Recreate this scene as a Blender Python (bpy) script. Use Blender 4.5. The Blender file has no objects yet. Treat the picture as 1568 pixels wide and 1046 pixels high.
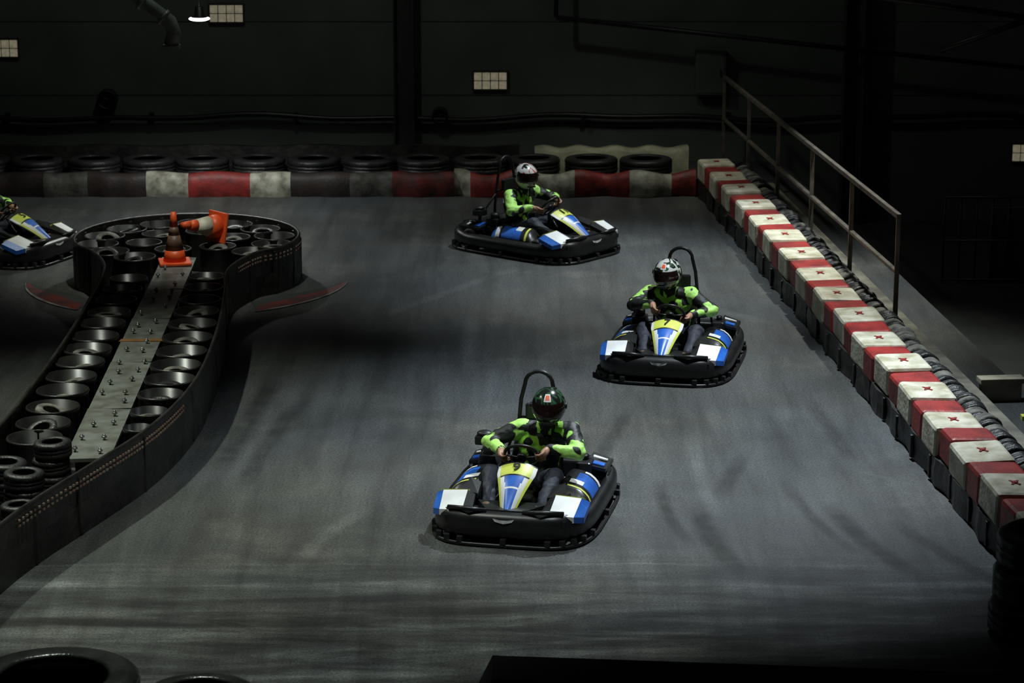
import bpy, bmesh, math, random
from mathutils import Vector, Matrix, Quaternion, noise as mnoise
random.seed(7)
sc = bpy.context.scene
COL = sc.collection
V = Vector
pi = math.pi

# ------------------------------------------------------------------ materials
def mat(name, col, rough=0.6, metal=0.0, col2=None, nscale=8.0, bump=0.0, bscale=40.0, spec=0.5, thr=None, emit=0.0, coat=0.0, dist=0.0, alpha=1.0):
    m = bpy.data.materials.new(name); m.use_nodes = True
    nt = m.node_tree; N = nt.nodes; L = nt.links
    b = N['Principled BSDF']
    b.inputs['Roughness'].default_value = rough
    b.inputs['Metallic'].default_value = metal
    b.inputs['Specular IOR Level'].default_value = spec
    b.inputs['Coat Weight'].default_value = coat
    b.inputs['Alpha'].default_value = alpha
    c = (*col, 1)
    c2 = (*(col2 if col2 else tuple(x * 0.7 for x in col)), 1)
    tc = N.new('ShaderNodeTexCoord')
    no = N.new('ShaderNodeTexNoise'); no.inputs['Scale'].default_value = nscale; no.inputs['Detail'].default_value = 5 if thr is None else 1.2
    no.inputs['Distortion'].default_value = dist
    L.new(tc.outputs['Object'], no.inputs['Vector'])
    r = N.new('ShaderNodeValToRGB')
    if thr is None:
        r.color_ramp.elements[0].position = 0.35; r.color_ramp.elements[1].position = 0.65
    else:
        r.color_ramp.elements[0].position = thr - 0.01; r.color_ramp.elements[1].position = thr + 0.01
    r.color_ramp.elements[0].color = c; r.color_ramp.elements[1].color = c2
    L.new(no.outputs['Fac'], r.inputs['Fac']); L.new(r.outputs['Color'], b.inputs['Base Color'])
    if emit > 0:
        L.new(r.outputs['Color'], b.inputs['Emission Color']); b.inputs['Emission Strength'].default_value = emit
    if bump > 0:
        n2 = N.new('ShaderNodeTexNoise'); n2.inputs['Scale'].default_value = bscale; n2.inputs['Detail'].default_value = 4
        L.new(tc.outputs['Object'], n2.inputs['Vector'])
        bp = N.new('ShaderNodeBump'); bp.inputs['Strength'].default_value = bump; bp.inputs['Distance'].default_value = 0.02
        L.new(n2.outputs['Fac'], bp.inputs['Height']); L.new(bp.outputs['Normal'], b.inputs['Normal'])
    return m

M = {}
M['rubber'] = mat('rubber_black', (0.014, 0.014, 0.015), 0.42, col2=(0.028, 0.028, 0.027), nscale=5, bump=0.3, bscale=60)
M['rubber_shiny'] = mat('rubber_shiny', (0.02, 0.021, 0.02), 0.24, col2=(0.04, 0.042, 0.04), nscale=5, bump=0.3, bscale=20)
M['rubber_dusty'] = mat('rubber_dusty', (0.06, 0.057, 0.05), 0.75, col2=(0.22, 0.21, 0.18), nscale=9, bump=0.4)
M['plastic'] = mat('black_plastic', (0.008, 0.008, 0.009), 0.36, col2=(0.015, 0.015, 0.015), nscale=6)
M['barrel'] = mat('barrel_black_plastic', (0.010, 0.010, 0.011), 0.34, col2=(0.022, 0.022, 0.02), nscale=7)
M['belt'] = mat('belt_rubber_scuffed', (0.008, 0.008, 0.008), 0.45, col2=(0.030, 0.028, 0.025), nscale=3.5, bump=0.6, bscale=12)
M['white'] = mat('panel_white', (0.84, 0.85, 0.84), 0.4, col2=(0.70, 0.70, 0.69), nscale=5)
M['blue'] = mat('panel_blue', (0.03, 0.16, 0.62), 0.35, col2=(0.02, 0.10, 0.44))
M['yellow'] = mat('panel_lime_yellow', (0.70, 0.76, 0.12), 0.4, col2=(0.58, 0.64, 0.10))
M['lime'] = mat('panel_lime', (0.35, 0.8, 0.08), 0.4)
M['steel'] = mat('steel_tube', (0.4, 0.4, 0.4), 0.35, metal=0.9)
M['darksteel'] = mat('dark_painted_steel', (0.025, 0.025, 0.027), 0.4, metal=0.3)
M['railsteel'] = mat('rail_steel', (0.20, 0.18, 0.15), 0.5, metal=0.4, col2=(0.10, 0.09, 0.08))
M['bwhite'] = mat('barrier_white', (0.76, 0.73, 0.60), 0.55, col2=(0.42, 0.39, 0.26), nscale=6, bump=0.25, bscale=25)
M['bred'] = mat('barrier_red', (0.40, 0.035, 0.03), 0.5, col2=(0.20, 0.018, 0.018), nscale=5, bump=0.25, bscale=25)
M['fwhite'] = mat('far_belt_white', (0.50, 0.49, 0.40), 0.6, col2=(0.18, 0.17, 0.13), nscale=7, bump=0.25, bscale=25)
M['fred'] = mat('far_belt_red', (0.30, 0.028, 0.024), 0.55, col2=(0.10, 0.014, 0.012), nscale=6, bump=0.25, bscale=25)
M['bshade'] = mat('barrier_shaded_dark', (0.014, 0.012, 0.011), 0.6, col2=(0.030, 0.018, 0.016), nscale=5, bump=0.25, bscale=25)  # near-black belt colour: shade of the unlit left segments painted in
M['bdim'] = mat('barrier_dirty_shaded_white', (0.08, 0.077, 0.065), 0.6, col2=(0.025, 0.024, 0.02), nscale=7, bump=0.25, bscale=25)  # dirty white, darkened further to paint in the missing light
M['bdimred'] = mat('barrier_shaded_red', (0.13, 0.015, 0.013), 0.6, col2=(0.04, 0.012, 0.01), nscale=7, bump=0.25, bscale=25)  # belt red with the shade outside the lamp pool painted in
M['cross'] = mat('red_mark', (0.35, 0.02, 0.02), 0.6)
M['curbred'] = mat('curb_red_paint', (0.17, 0.028, 0.025), 0.6, col2=(0.05, 0.032, 0.03), nscale=5)
M['curbwhite'] = mat('curb_white_paint', (0.30, 0.30, 0.27), 0.6, col2=(0.08, 0.08, 0.075), nscale=6)
M['plate'] = mat('metal_plate', (0.22, 0.23, 0.215), 0.5, metal=0.2, col2=(0.12, 0.12, 0.10), nscale=7)
M['rust'] = mat('rusty_joint', (0.28, 0.13, 0.04), 0.7)
M['orange'] = mat('cone_orange', (0.95, 0.14, 0.03), 0.45, col2=(0.8, 0.09, 0.02))
M['conedark'] = mat('cone_soiled', (0.20, 0.10, 0.06), 0.5, col2=(0.10, 0.06, 0.04))
M['cream'] = mat('cream_tarp', (0.42, 0.42, 0.27), 0.6, col2=(0.22, 0.22, 0.15), nscale=4, bump=0.3)
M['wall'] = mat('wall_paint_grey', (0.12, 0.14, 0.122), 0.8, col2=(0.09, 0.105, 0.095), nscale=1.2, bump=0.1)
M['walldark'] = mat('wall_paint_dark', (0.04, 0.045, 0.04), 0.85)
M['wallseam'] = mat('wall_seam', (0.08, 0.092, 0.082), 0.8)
M['winglass'] = mat('window_glow', (0.50, 0.45, 0.31), 0.3, emit=0.30, nscale=20)
M['frame'] = mat('window_frame', (0.04, 0.04, 0.035), 0.6)
M['duct'] = mat('duct_galvanised', (0.36, 0.40, 0.37), 0.45, metal=0.2)
M['lampglow'] = mat('lamp_diffuser', (1, 1, 0.95), 0.3, emit=6)
M['jacket'] = mat('jacket_torso', (0.008, 0.009, 0.010), 0.55, col2=(0.36, 0.75, 0.08), nscale=9, thr=0.57, dist=0.3, bump=0.5, bscale=16)
M['sleeve'] = mat('jacket_sleeve', (0.010, 0.012, 0.012), 0.55, col2=(0.52, 0.95, 0.20), nscale=7, thr=0.475, dist=0.3, bump=0.5, bscale=16)
M['trouser'] = mat('trousers_dark', (0.014, 0.017, 0.030), 0.7, col2=(0.03, 0.034, 0.05), nscale=9, bump=0.5, bscale=15)
M['shoe'] = mat('boot_brown', (0.13, 0.075, 0.035), 0.6)
M['skin'] = mat('skin', (0.48, 0.27, 0.18), 0.5, col2=(0.42, 0.22, 0.14), nscale=20)
M['balaclava'] = mat('balaclava_black', (0.02, 0.02, 0.02), 0.8)
M['eye'] = mat('eye_dark', (0.02, 0.015, 0.01), 0.2)
M['eyew'] = mat('eye_white', (0.7, 0.7, 0.68), 0.3)
M['visor'] = mat('visor_smoked', (0.02, 0.010, 0.010), 0.08, coat=1.0, alpha=0.80)
M['numblack'] = mat('number_black', (0.01, 0.01, 0.01), 0.5)
M['wood'] = mat('plank_cream', (0.42, 0.39, 0.29), 0.7, col2=(0.22, 0.2, 0.15), nscale=4)
M['ledge'] = mat('ledge_concrete', (0.20, 0.19, 0.15), 0.7, col2=(0.09, 0.085, 0.07), nscale=4)
M['cloth'] = mat('dark_canvas', (0.010, 0.010, 0.011), 0.85, bump=0.6, bscale=8)
M['asphalt_low'] = mat('lower_floor_concrete', (0.04, 0.044, 0.04), 0.8, col2=(0.028, 0.03, 0.028), nscale=2)
M['tyrecopper'] = mat('stud_tape', (0.34, 0.15, 0.10), 0.6, col2=(0.42, 0.38, 0.32), nscale=30)

def helmet_mat(name, cols, scale):
    m = bpy.data.materials.new(name); m.use_nodes = True
    nt = m.node_tree; N = nt.nodes; L = nt.links; b = N['Principled BSDF']
    b.inputs['Roughness'].default_value = 0.22; b.inputs['Coat Weight'].default_value = 0.6
    tc = N.new('ShaderNodeTexCoord'); no = N.new('ShaderNodeTexNoise'); no.inputs['Scale'].default_value = scale
    no.inputs['Detail'].default_value = 1.0; no.inputs['Distortion'].default_value = 0.5
    L.new(tc.outputs['Object'], no.inputs['Vector'])
    r = N.new('ShaderNodeValToRGB'); cr = r.color_ramp; cr.interpolation = 'CONSTANT'
    cr.elements[0].position = 0; cr.elements[0].color = (*cols[0][1], 1)
    cr.elements[1].position = cols[1][0]; cr.elements[1].color = (*cols[1][1], 1)
    for p, c in cols[2:]:
        e = cr.elements.new(p); e.color = (*c, 1)
    L.new(no.outputs['Fac'], r.inputs['Fac']); L.new(r.outputs['Color'], b.inputs['Base Color'])
    return m
HB = (0.012, 0.016, 0.013); HG = (0.04, 0.11, 0.05); HR = (0.55, 0.05, 0.03); HW = (0.7, 0.7, 0.66)
HM = [helmet_mat('helmet_green_paint', [(0, HB), (0.40, HG), (0.47, HB), (0.57, HG), (0.64, HB)], 8),
      helmet_mat('helmet_multicolour_paint', [(0, HW), (0.40, HB), (0.46, HG), (0.50, HB), (0.56, HW), (0.66, HG)], 10),
      helmet_mat('helmet_white_paint', [(0, HB), (0.36, HW), (0.54, (0.55, 0.10, 0.07)), (0.60, HW)], 8),
      helmet_mat('helmet_dark_paint', [(0, HB), (0.5, HG), (0.6, HB)], 7)]

def floor_mat():
    m = bpy.data.materials.new('track_asphalt'); m.use_nodes = True
    nt = m.node_tree; N = nt.nodes; L = nt.links; b = N['Principled BSDF']
    tc = N.new('ShaderNodeTexCoord')
    def noise(sc_, detail, scale=(1, 1, 1), rot=0, dist=0):
        mp = N.new('ShaderNodeMapping'); mp.inputs['Scale'].default_value = scale; mp.inputs['Rotation'].default_value = (0, 0, rot)
        L.new(tc.outputs['Object'], mp.inputs['Vector'])
        n = N.new('ShaderNodeTexNoise'); n.inputs['Scale'].default_value = sc_; n.inputs['Detail'].default_value = detail
        n.inputs['Distortion'].default_value = dist; n.inputs['Roughness'].default_value = .6
        L.new(mp.outputs['Vector'], n.inputs['Vector']); return n.outputs['Fac']
    def rng(x, a, b_, c, d):
        r = N.new('ShaderNodeMapRange'); r.inputs[1].default_value = a; r.inputs[2].default_value = b_
        r.inputs[3].default_value = c; r.inputs[4].default_value = d; L.new(x, r.inputs[0]); return r.outputs[0]
    def mth(op, x, y):
        n = N.new('ShaderNodeMath'); n.operation = op
        for i, q in enumerate((x, y)):
            if isinstance(q, (int, float)): n.inputs[i].default_value = q
            else: L.new(q, n.inputs[i])
        return n.outputs[0]
    patch = rng(noise(0.45, 6, dist=0.4), 0.35, 0.65, 0.72, 1.25)
    s1 = rng(noise(1.6, 7, (2.2, 0.22, 1), 0.12, 0.3), 0.38, 0.66, 0.80, 1.2)
    s2 = rng(noise(2.0, 7, (2.0, 0.22, 1), -0.30, 0.4), 0.47, 0.68, 1.0, 0.70)
    s5 = rng(noise(0.7, 9, (1, 1, 1), 0, 0.2), 0.56, 0.68, 1.0, 1.45)
    speck = rng(noise(55, 4), 0.3, 0.7, 0.4, 1.6)
    sep = N.new('ShaderNodeSeparateXYZ'); L.new(tc.outputs['Object'], sep.inputs[0])
    XX = sep.outputs['X']; YY = sep.outputs['Y']
    near = rng(YY, 17.4, 19.2, 1.0, 0.0)
    s3 = rng(noise(1.5, 8, (0.4, 2.6, 1), 0.10, 0.6), 0.44, 0.62, -0.2, .9)
    s3 = mth('ADD', 1.0, mth('MULTIPLY', s3, near))
    s4 = rng(noise(1.3, 8, (0.5, 2.4, 1), -0.45, 0.6), 0.42, 0.62, -0.35, 1.0)
    s4 = mth('ADD', 1.0, mth('MULTIPLY', s4, near))
    wob = mth('ADD', YY, mth('MULTIPLY', noise(0.6, 4), 0.35))
    brk = rng(noise(0.9, 4), 0.4, 0.6, 0.2, 1.0)
    d1 = rng(mth('ABSOLUTE', mth('SUBTRACT', wob, 18.38), 0), 0.0, 0.12, 0.8, 0.0)
    d1 = mth('ADD', 1.0, mth('MULTIPLY', d1, brk))
    d2 = rng(mth('ABSOLUTE', mth('SUBTRACT', wob, 18.85), 0), 0.0, 0.04, 0.8, 0.0)
    d2 = mth('ADD', 1.0, mth('MULTIPLY', d2, brk))
    d3 = rng(mth('ABSOLUTE', mth('SUBTRACT', wob, 17.9), 0), 0.0, 0.20, 0.6, 1.0)
    tot = patch
    for q in (s1, s2, s5, speck, s3, s4, d1, d2, d3): tot = mth('MULTIPLY', tot, q)
    brk2 = rng(noise(5, 5), 0.35, 0.6, 0.6, 1.0)
    for (x0, y0, y1, sl, cv, hw, st) in [(1.50, 20.3, 18.3, .03, .08, .08, .75), (2.54, 20.3, 18.2, -.10, .08, .08, .75), (2.05, 21.8, 20.2, .25, 0, .07, .55),
                                          (2.75, 23.6, 21.2, -.05, .01, .07, .5), (-2.25, 24.2, 21.0, .10, .01, .10, .55), (-1.95, 23.4, 20.4, .15, .02, .08, .5),
                                          (3.0, 19.8, 17.8, -.3, .05, .07, .65), (.65, 22.4, 19.4, .12, .03, .06, .5), (1.1, 23.2, 20.8, .2, .0, .06, .5),
                                          (-.4, 26.8, 24.2, .05, .02, .07, -.6), (2.85, 21.2, 20.7, -.9, 0, .05, -1.2), (.9, 27.5, 24.6, -.1, .02, .06, .45), (1.6, 22.3, 19.8, .06, .03, .06, -.5),
                                          (-1.1, 20.2, 18.2, .5, .1, .07, -.5), (2.0, 27.2, 26.3, -.8, 0, .1, -.7), (-1.8, 27.6, 25.6, .7, .1, .1, -.5), (.0, 29.0, 26.5, .6, .0, .08, -.4),
                                          (1.25, 20.9, 19.0, .10, .10, .05, .6), (2.28, 20.9, 18.8, -.02, .08, .05, .55)]:
        dy = mth('SUBTRACT', YY, y0)
        cx = mth('ADD', x0, mth('ADD', mth('MULTIPLY', dy, sl), mth('MULTIPLY', mth('MULTIPLY', dy, dy), cv)))
        u = mth('ABSOLUTE', mth('SUBTRACT', XX, cx), 0)
        mk = rng(u, hw * .5, hw * 1.5, 1.0, 0.0)
        yy = mth('MULTIPLY', rng(YY, y1, y1 + .5, 0, 1), rng(YY, y0 - .5, y0, 1, 0))
        mk = mth('MULTIPLY', mth('MULTIPLY', mk, yy), brk2)
        tot = mth('MULTIPLY', tot, mth('SUBTRACT', 1.0, mth('MULTIPLY', mk, st)))
    val = mth('MULTIPLY', tot, 0.070)
    tint = N.new('ShaderNodeValToRGB'); tint.color_ramp.elements[0].color = (0.92, 1.0, 1.08, 1); tint.color_ramp.elements[1].color = (1.0, 1.0, 0.90, 1)
    L.new(rng(noise(0.35, 3), 0.35, 0.65, 0, 1), tint.inputs['Fac'])
    mx = N.new('ShaderNodeVectorMath'); mx.operation = 'SCALE'
    L.new(tint.outputs['Color'], mx.inputs[0]); L.new(val, mx.inputs['Scale'])
    L.new(mx.outputs[0], b.inputs['Base Color'])
    b.inputs['Roughness'].default_value = 0.6; b.inputs['Specular IOR Level'].default_value = 0.3
    bp = N.new('ShaderNodeBump'); bp.inputs['Strength'].default_value = 0.6; bp.inputs['Distance'].default_value = 0.01
    L.new(noise(50, 5), bp.inputs['Height']); L.new(bp.outputs['Normal'], b.inputs['Normal'])
    return m
M['floor'] = floor_mat()

# ------------------------------------------------------------------ mesh builder
class MB:
    def __init__(s): s.v = []; s.f = []; s.m = []; s.s = []
    def add(s, vs, fs, mi=0, sm=True, X=None):
        o = len(s.v)
        for p in vs: s.v.append(tuple((X @ V(p)) if X is not None else p))
        for i, f in enumerate(fs):
            s.f.append([o + k for k in f]); s.m.append(mi[i] if isinstance(mi, list) else mi); s.s.append(sm)
    def box(s, c, size, mi=0, rot=None, bev=0.0, X=None):
        bm = bmesh.new(); bmesh.ops.create_cube(bm, size=1)
        for v in bm.verts: v.co = V((v.co.x * size[0], v.co.y * size[1], v.co.z * size[2]))
        if bev > 0: bmesh.ops.bevel(bm, geom=bm.edges[:], offset=bev, segments=2, affect='EDGES', profile=0.5)
        R = Matrix.Translation(V(c))
        if rot: R = R @ (Matrix.Rotation(rot[2], 4, 'Z') @ Matrix.Rotation(rot[1], 4, 'Y') @ Matrix.Rotation(rot[0], 4, 'X'))
        if X is not None: R = X @ R
        bm.verts.index_update()
        s.add([v.co.copy() for v in bm.verts], [[v.index for v in f.verts] for f in bm.faces], mi, False, R); bm.free()
    def tube(s, pts, r, mi=0, n=10, closed=False, caps=True, X=None, flat=1.0):
        pts = [V(p) for p in pts]; k = len(pts)
        rs = r if isinstance(r, (list, tuple)) else [r] * k
        T = []
        for i in range(k):
            a = pts[(i - 1) % k] if (closed or i > 0) else pts[i]
            b = pts[(i + 1) % k] if (closed or i < k - 1) else pts[i]
            t = (b - a); T.append(t.normalized() if t.length > 1e-9 else V((0, 0, 1)))
        up = V((0, 0, 1)) if abs(T[0].z) < 0.9 else V((1, 0, 0))
        nrm = (up - T[0] * up.dot(T[0])).normalized(); vs = []
        for i in range(k):
            nrm = (nrm - T[i] * nrm.dot(T[i])).normalized(); bi = T[i].cross(nrm)
            for j in range(n):
                a = 2 * pi * j / n
                vs.append(pts[i] + (nrm * math.cos(a) * flat + bi * math.sin(a)) * rs[i])
        fs = []
        for i in range(k if closed else k - 1):
            for j in range(n):
                i2 = (i + 1) % k
                fs.append([i * n + j, i * n + (j + 1) % n, i2 * n + (j + 1) % n, i2 * n + j])
        if not closed and caps:
            fs.append(list(range(n))[::-1]); fs.append([(k - 1) * n + j for j in range(n)])
        s.add(vs, fs, mi, True, X)
    def capsule(s, a, b, r1, r2, mi=0, n=14, X=None):
        a = V(a); b = V(b); d = (b - a); l = d.length; d = d / l if l > 1e-6 else V((0, 0, 1))
        pts = []; rs = []
        for q in (85, 60, 35, 12): pts.append(a - d * r1 * math.sin(math.radians(q))); rs.append(max(r1 * math.cos(math.radians(q)), 1e-3))
        for q in (12, 35, 60, 85): pts.append(b + d * r2 * math.sin(math.radians(q))); rs.append(max(r2 * math.cos(math.radians(q)), 1e-3))
        s.tube(pts, rs, mi, n, X=X)
    def lathe(s, prof, mi=0, n=32, X=None, closed=True, tread=None, sm=True):
        vs = []; k = len(prof)
        for i in range(n):
            a = 2 * pi * i / n
            for (r, z) in prof:
                if tread and r > tread[0] and i % 3 == 0: r = r - tread[1]
                vs.append((r * math.cos(a), r * math.sin(a), z))
        fs = []
        for i in range(n):
            for j in range(k if closed else k - 1):
                i2 = (i + 1) % n; j2 = (j + 1) % k
                fs.append([i * k + j, i2 * k + j, i2 * k + j2, i * k + j2])
        s.add(vs, fs, mi, sm, X)
    def tyre(s, R, ri, w, mi=0, X=None, n=36):
        d = R - ri
        prof = [(ri, -.40 * w), (ri + .2 * d, -.5 * w), (ri + .6 * d, -.5 * w), (R - .12 * d, -.45 * w), (R, -.35 * w), (R, -.14 * w), (R - .07 * d, -.12 * w), (R - .07 * d, -.08 * w), (R, -.06 * w),
                (R, .06 * w), (R - .07 * d, .08 * w), (R - .07 * d, .12 * w), (R, .14 * w), (R, .35 * w), (R - .12 * d, .45 * w), (ri + .6 * d, .5 * w), (ri + .2 * d, .5 * w), (ri, .40 * w),
                (ri + .5 * d, .33 * w), (ri + .5 * d, -.33 * w)]
        s.lathe(prof, mi, n, X, True, (R - .02 * d, .06 * d))
    def ell(s, c, r, mi=0, X=None, nu=20, nv=12, rot=None):
        vs = []; fs = []
        for i in range(nv + 1):
            t = pi * i / nv
            for j in range(nu):
                a = 2 * pi * j / nu
                p = V((r[0] * math.sin(t) * math.cos(a), r[1] * math.sin(t) * math.sin(a), r[2] * math.cos(t)))
                if rot is not None: p = rot @ p
                vs.append(p + V(c))
        for i in range(nv):
            for j in range(nu): fs.append([i * nu + j, (i + 1) * nu + j, (i + 1) * nu + (j + 1) % nu, i * nu + (j + 1) % nu])
        s.add(vs, fs, mi, True, X)
    def slab(s, quad, th, mi=0, X=None):
        n = len(quad); q = [V(p) for p in quad]; vs = q + [p - V((0, 0, th)) for p in q]
        fs = [list(range(n)), list(range(2 * n - 1, n - 1, -1))] + [[i, i + n, (i + 1) % n + n, (i + 1) % n] for i in range(n)]
        s.add(vs, fs, mi, False, X)
    def ribbon(s, path, z0, z1, th, mi=0, closed=False, bulge=0.0):
        k = len(path); P = [V((p[0], p[1], 0)) for p in path]; vs = []
        for i in range(k):
            a = P[(i - 1) % k] if (closed or i > 0) else P[i]; b = P[(i + 1) % k] if (closed or i < k - 1) else P[i]
            t = (b - a).normalized(); nn = V((t.y, -t.x, 0))
            o = nn * th / 2; bl = nn * bulge * math.sin(i * 0.9)
            zm = (z0 + z1) / 2
            for (q, z) in ((o, z0), (o + bl, zm), (o, z1), (-o, z1), (-o, z0)): vs.append(P[i] + q + V((0, 0, z)))
        fs = []; c = 5
        for i in range(k if closed else k - 1):
            i2 = (i + 1) % k
            for j in range(c): fs.append([i * c + j, i2 * c + j, i2 * c + (j + 1) % c, i * c + (j + 1) % c])
        if not closed: fs += [list(range(c)), [(k - 1) * c + j for j in range(c)][::-1]]
        s.add(vs, fs, mi, False)
    def mesh(s, name, mats):
        me = bpy.data.meshes.new(name); me.from_pydata(s.v, [], s.f)
        for m in mats: me.materials.append(M[m] if isinstance(m, str) else m)
        me.polygons.foreach_set('material_index', s.m); me.polygons.foreach_set('use_smooth', s.s)
        me.validate(); me.update()
        bm = bmesh.new(); bm.from_mesh(me); bmesh.ops.recalc_face_normals(bm, faces=bm.faces[:]); bm.to_mesh(me); bm.free()
        return me
    def obj(s, name, mats, parent=None, loc=None):
        return link(name, s.mesh(name, mats), parent, loc)

def link(name, data, parent=None, loc=None):
    o = bpy.data.objects.new(name, data); COL.objects.link(o)
    if parent: o.parent = parent
    if loc: o.location = loc
    return o
def empty(name, loc=(0, 0, 0), rz=0, s_=1.0):
    e = bpy.data.objects.new(name, None); COL.objects.link(e); e.location = loc; e.rotation_euler = (0, 0, rz); e.empty_display_size = 0.2
    e.scale = (s_, s_, s_)
    return e
def remesh(me, voxel, it=4):
    o = bpy.data.objects.new('tmp', me); COL.objects.link(o)
    m = o.modifiers.new('r', 'REMESH'); m.mode = 'VOXEL'; m.voxel_size = voxel; m.use_smooth_shade = True
    m2 = o.modifiers.new('s', 'SMOOTH'); m2.factor = 0.5; m2.iterations = it
    dg = bpy.context.evaluated_depsgraph_get(); dg.update()
    out = bpy.data.meshes.new_from_object(o.evaluated_get(dg))
    bpy.data.objects.remove(o); return out
def spline(pts, n=6, closed=False):
    P = [V((*p, 0)) if len(p) == 2 else V(p) for p in pts]; k = len(P); out = []
    for i in range(k if closed else k - 1):
        p0 = P[(i - 1) % k] if (closed or i > 0) else P[i]; p1 = P[i]; p2 = P[(i + 1) % k]
        p3 = P[(i + 2) % k] if (closed or i + 2 < k) else P[i + 1]
        for j in range(n):
            t = j / n
            out.append(0.5 * ((2 * p1) + (p2 - p0) * t + (2 * p0 - 5 * p1 + 4 * p2 - p3) * t * t + (3 * p1 - p0 - 3 * p2 + p3) * t ** 3))
    if not closed: out.append(P[-1])
    return out
def TR(loc, rx=0, ry=0, rz=0, sc_=1):
    return Matrix.Translation(V(loc)) @ Matrix.Rotation(rz, 4, 'Z') @ Matrix.Rotation(ry, 4, 'Y') @ Matrix.Rotation(rx, 4, 'X') @ Matrix.Scale(sc_, 4)

# ------------------------------------------------------------------ hall shell
BX = lambda y: 2.41 + (33.41 - y) * 0.0862
mb = MB()
edge = 1.55
mb.slab([(-12, -2, 0), (BX(-2) + edge, -2, 0), (BX(36) + edge, 36, 0), (-12, 36, 0)], 1.0)
mb.obj('floor', ['floor'])
mb = MB(); mb.slab([(3.0, -2, -0.85), (14, -2, -0.85), (14, 36, -0.85), (3.0, 36, -0.85)], 0.15); mb.obj('floor_lower_hall', ['asphalt_low'])
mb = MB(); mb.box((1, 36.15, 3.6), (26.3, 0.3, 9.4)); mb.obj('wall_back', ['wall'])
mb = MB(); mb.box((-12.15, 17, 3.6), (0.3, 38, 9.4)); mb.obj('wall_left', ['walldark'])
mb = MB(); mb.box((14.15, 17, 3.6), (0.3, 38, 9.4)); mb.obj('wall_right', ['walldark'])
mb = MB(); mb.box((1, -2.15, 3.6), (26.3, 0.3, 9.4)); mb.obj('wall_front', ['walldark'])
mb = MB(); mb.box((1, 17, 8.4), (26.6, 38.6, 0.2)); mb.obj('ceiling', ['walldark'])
mb = MB()
for x in (-9.2, -1.49, 4.7, 10.5):
    mb.box((x, 35.86, 3.6), (0.26, 0.06, 9.4)); mb.box((x - .13, 35.8, 3.6), (0.02, 0.2, 9.4)); mb.box((x + .13, 35.8, 3.6), (0.02, 0.2, 9.4))
mb.obj('wall_columns', ['walldark'])
mb = MB()
for z, h in ((0.93, .010), (1.95, .010), (0.52, .02)): mb.box((1, 35.995, z), (26, 0.012, h))
mb.obj('trim_1', ['wallseam'])
mb = MB()
pts = [(x, 35.88, 0.63 + 0.03 * math.sin(x * 1.3) + 0.02 * math.sin(x * 3.1)) for x in [-11.5 + .3 * i for i in range(83)]]
mb.tube(pts, 0.038, 0, 8)
for x in range(-11, 13, 2): mb.box((x, 35.93, 0.63), (.06, .14, .12))
mb.obj('wall_cable_conduit', ['plastic'])
def window(k, x, z, w=.46, h=.24):
    mb = MB()
    mb.box((0, 0, 0), (w + .04, .04, h + .04), 1, bev=.005)
    for i in range(4):
        for j in range(2):
            mb.box((-w / 2 + w / 8 + i * w / 4, -.022, -h / 4 + j * h / 2), (w / 4 - .012, .02, h / 2 - .012), 0, bev=.003)
    mb.obj('window_%d' % k, ['winglass', 'frame'], loc=(x, 35.97, z))
window(1, -.30, 1.13); window(2, -3.93, 2.06); window(3, -7.05, 1.58); window(4, 7.2, 0.12)
for nm, x, z, r in (('wall_fan', -5.6, .88, .14), ('wall_fan', -1.0, .66, .11)):
    mb = MB()
    X = TR((0, 0, 0), rx=pi / 2)
    mb.lathe([(r, 0), (r, .14), (r * .85, .16), (r * .8, .02)], 0, 28, X)
    for i in range(5): mb.box((math.cos(i * 1.257) * r * .42, -.08, math.sin(i * 1.257) * r * .42), (r * .7, .01, r * .3), 0, rot=(0.4, -i * 1.257, 0))
    mb.ell((0, -.09, 0), (r * .22, .04, r * .22), 0); mb.box((0, -.02, -r), (r * .8, .06, .1), 0)
    mb.obj(nm, ['darksteel'], loc=(x, 35.97, z))
mb = MB(); mb.box((0, 0, 0), (.42, .16, .62), 0, bev=.01); mb.box((0, -.085, 0), (.37, .012, .56), 0, bev=.004); mb.box((.13, -.1, 0), (.02, .03, .08), 1)
mb.obj('electrical_cabinet', ['wall', 'darksteel'], loc=(2.74, 35.9, 1.26))
mb = MB()
for a, b in (((.6, 35.6, 2.05), (7.3, 35.5, 1.34)), ((3.6, 30.5, 3.0), (6.6, 30.2, 2.62)), ((5.0, 30.4, 2.3), (6.3, 30.2, 2.8))):
    mb.tube([a, b], .035, 0, 8)
mb.tube([(.6, 35.6, 2.05), (.6, 35.6, 8.3)], .03, 0, 8); mb.tube([(3.6, 30.5, 3.0), (3.6, 30.5, 8.3)], .03, 0, 8); mb.tube([(6.6, 30.2, 2.62), (6.6, 30.2, 8.3)], .03, 0, 8)
mb.obj('roof_truss', ['darksteel'])
mb = MB()
mb.tube([(-4.9, 29.5, 3.65), (-4.19, 29.5, 2.99), (-3.86, 29.5, 2.74), (-3.82, 29.5, 2.62), (-3.86, 29.5, 2.48)], .085, 0, 16)
for p, q in (((-4.19, 29.5, 2.99), (-4.15, 29.5, 2.96)), ((-3.95, 29.5, 2.81), (-3.92, 29.5, 2.785))): mb.tube([p, q], .10, 0, 16)
mb.box((-3.86, 29.5, 2.46), (.2, .2, .04), 0); mb.tube([(-4.9, 29.5, 3.65), (-4.9, 29.5, 8.3)], .085, 0, 16)
mb.obj('ventilation_duct', ['duct'])

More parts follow.
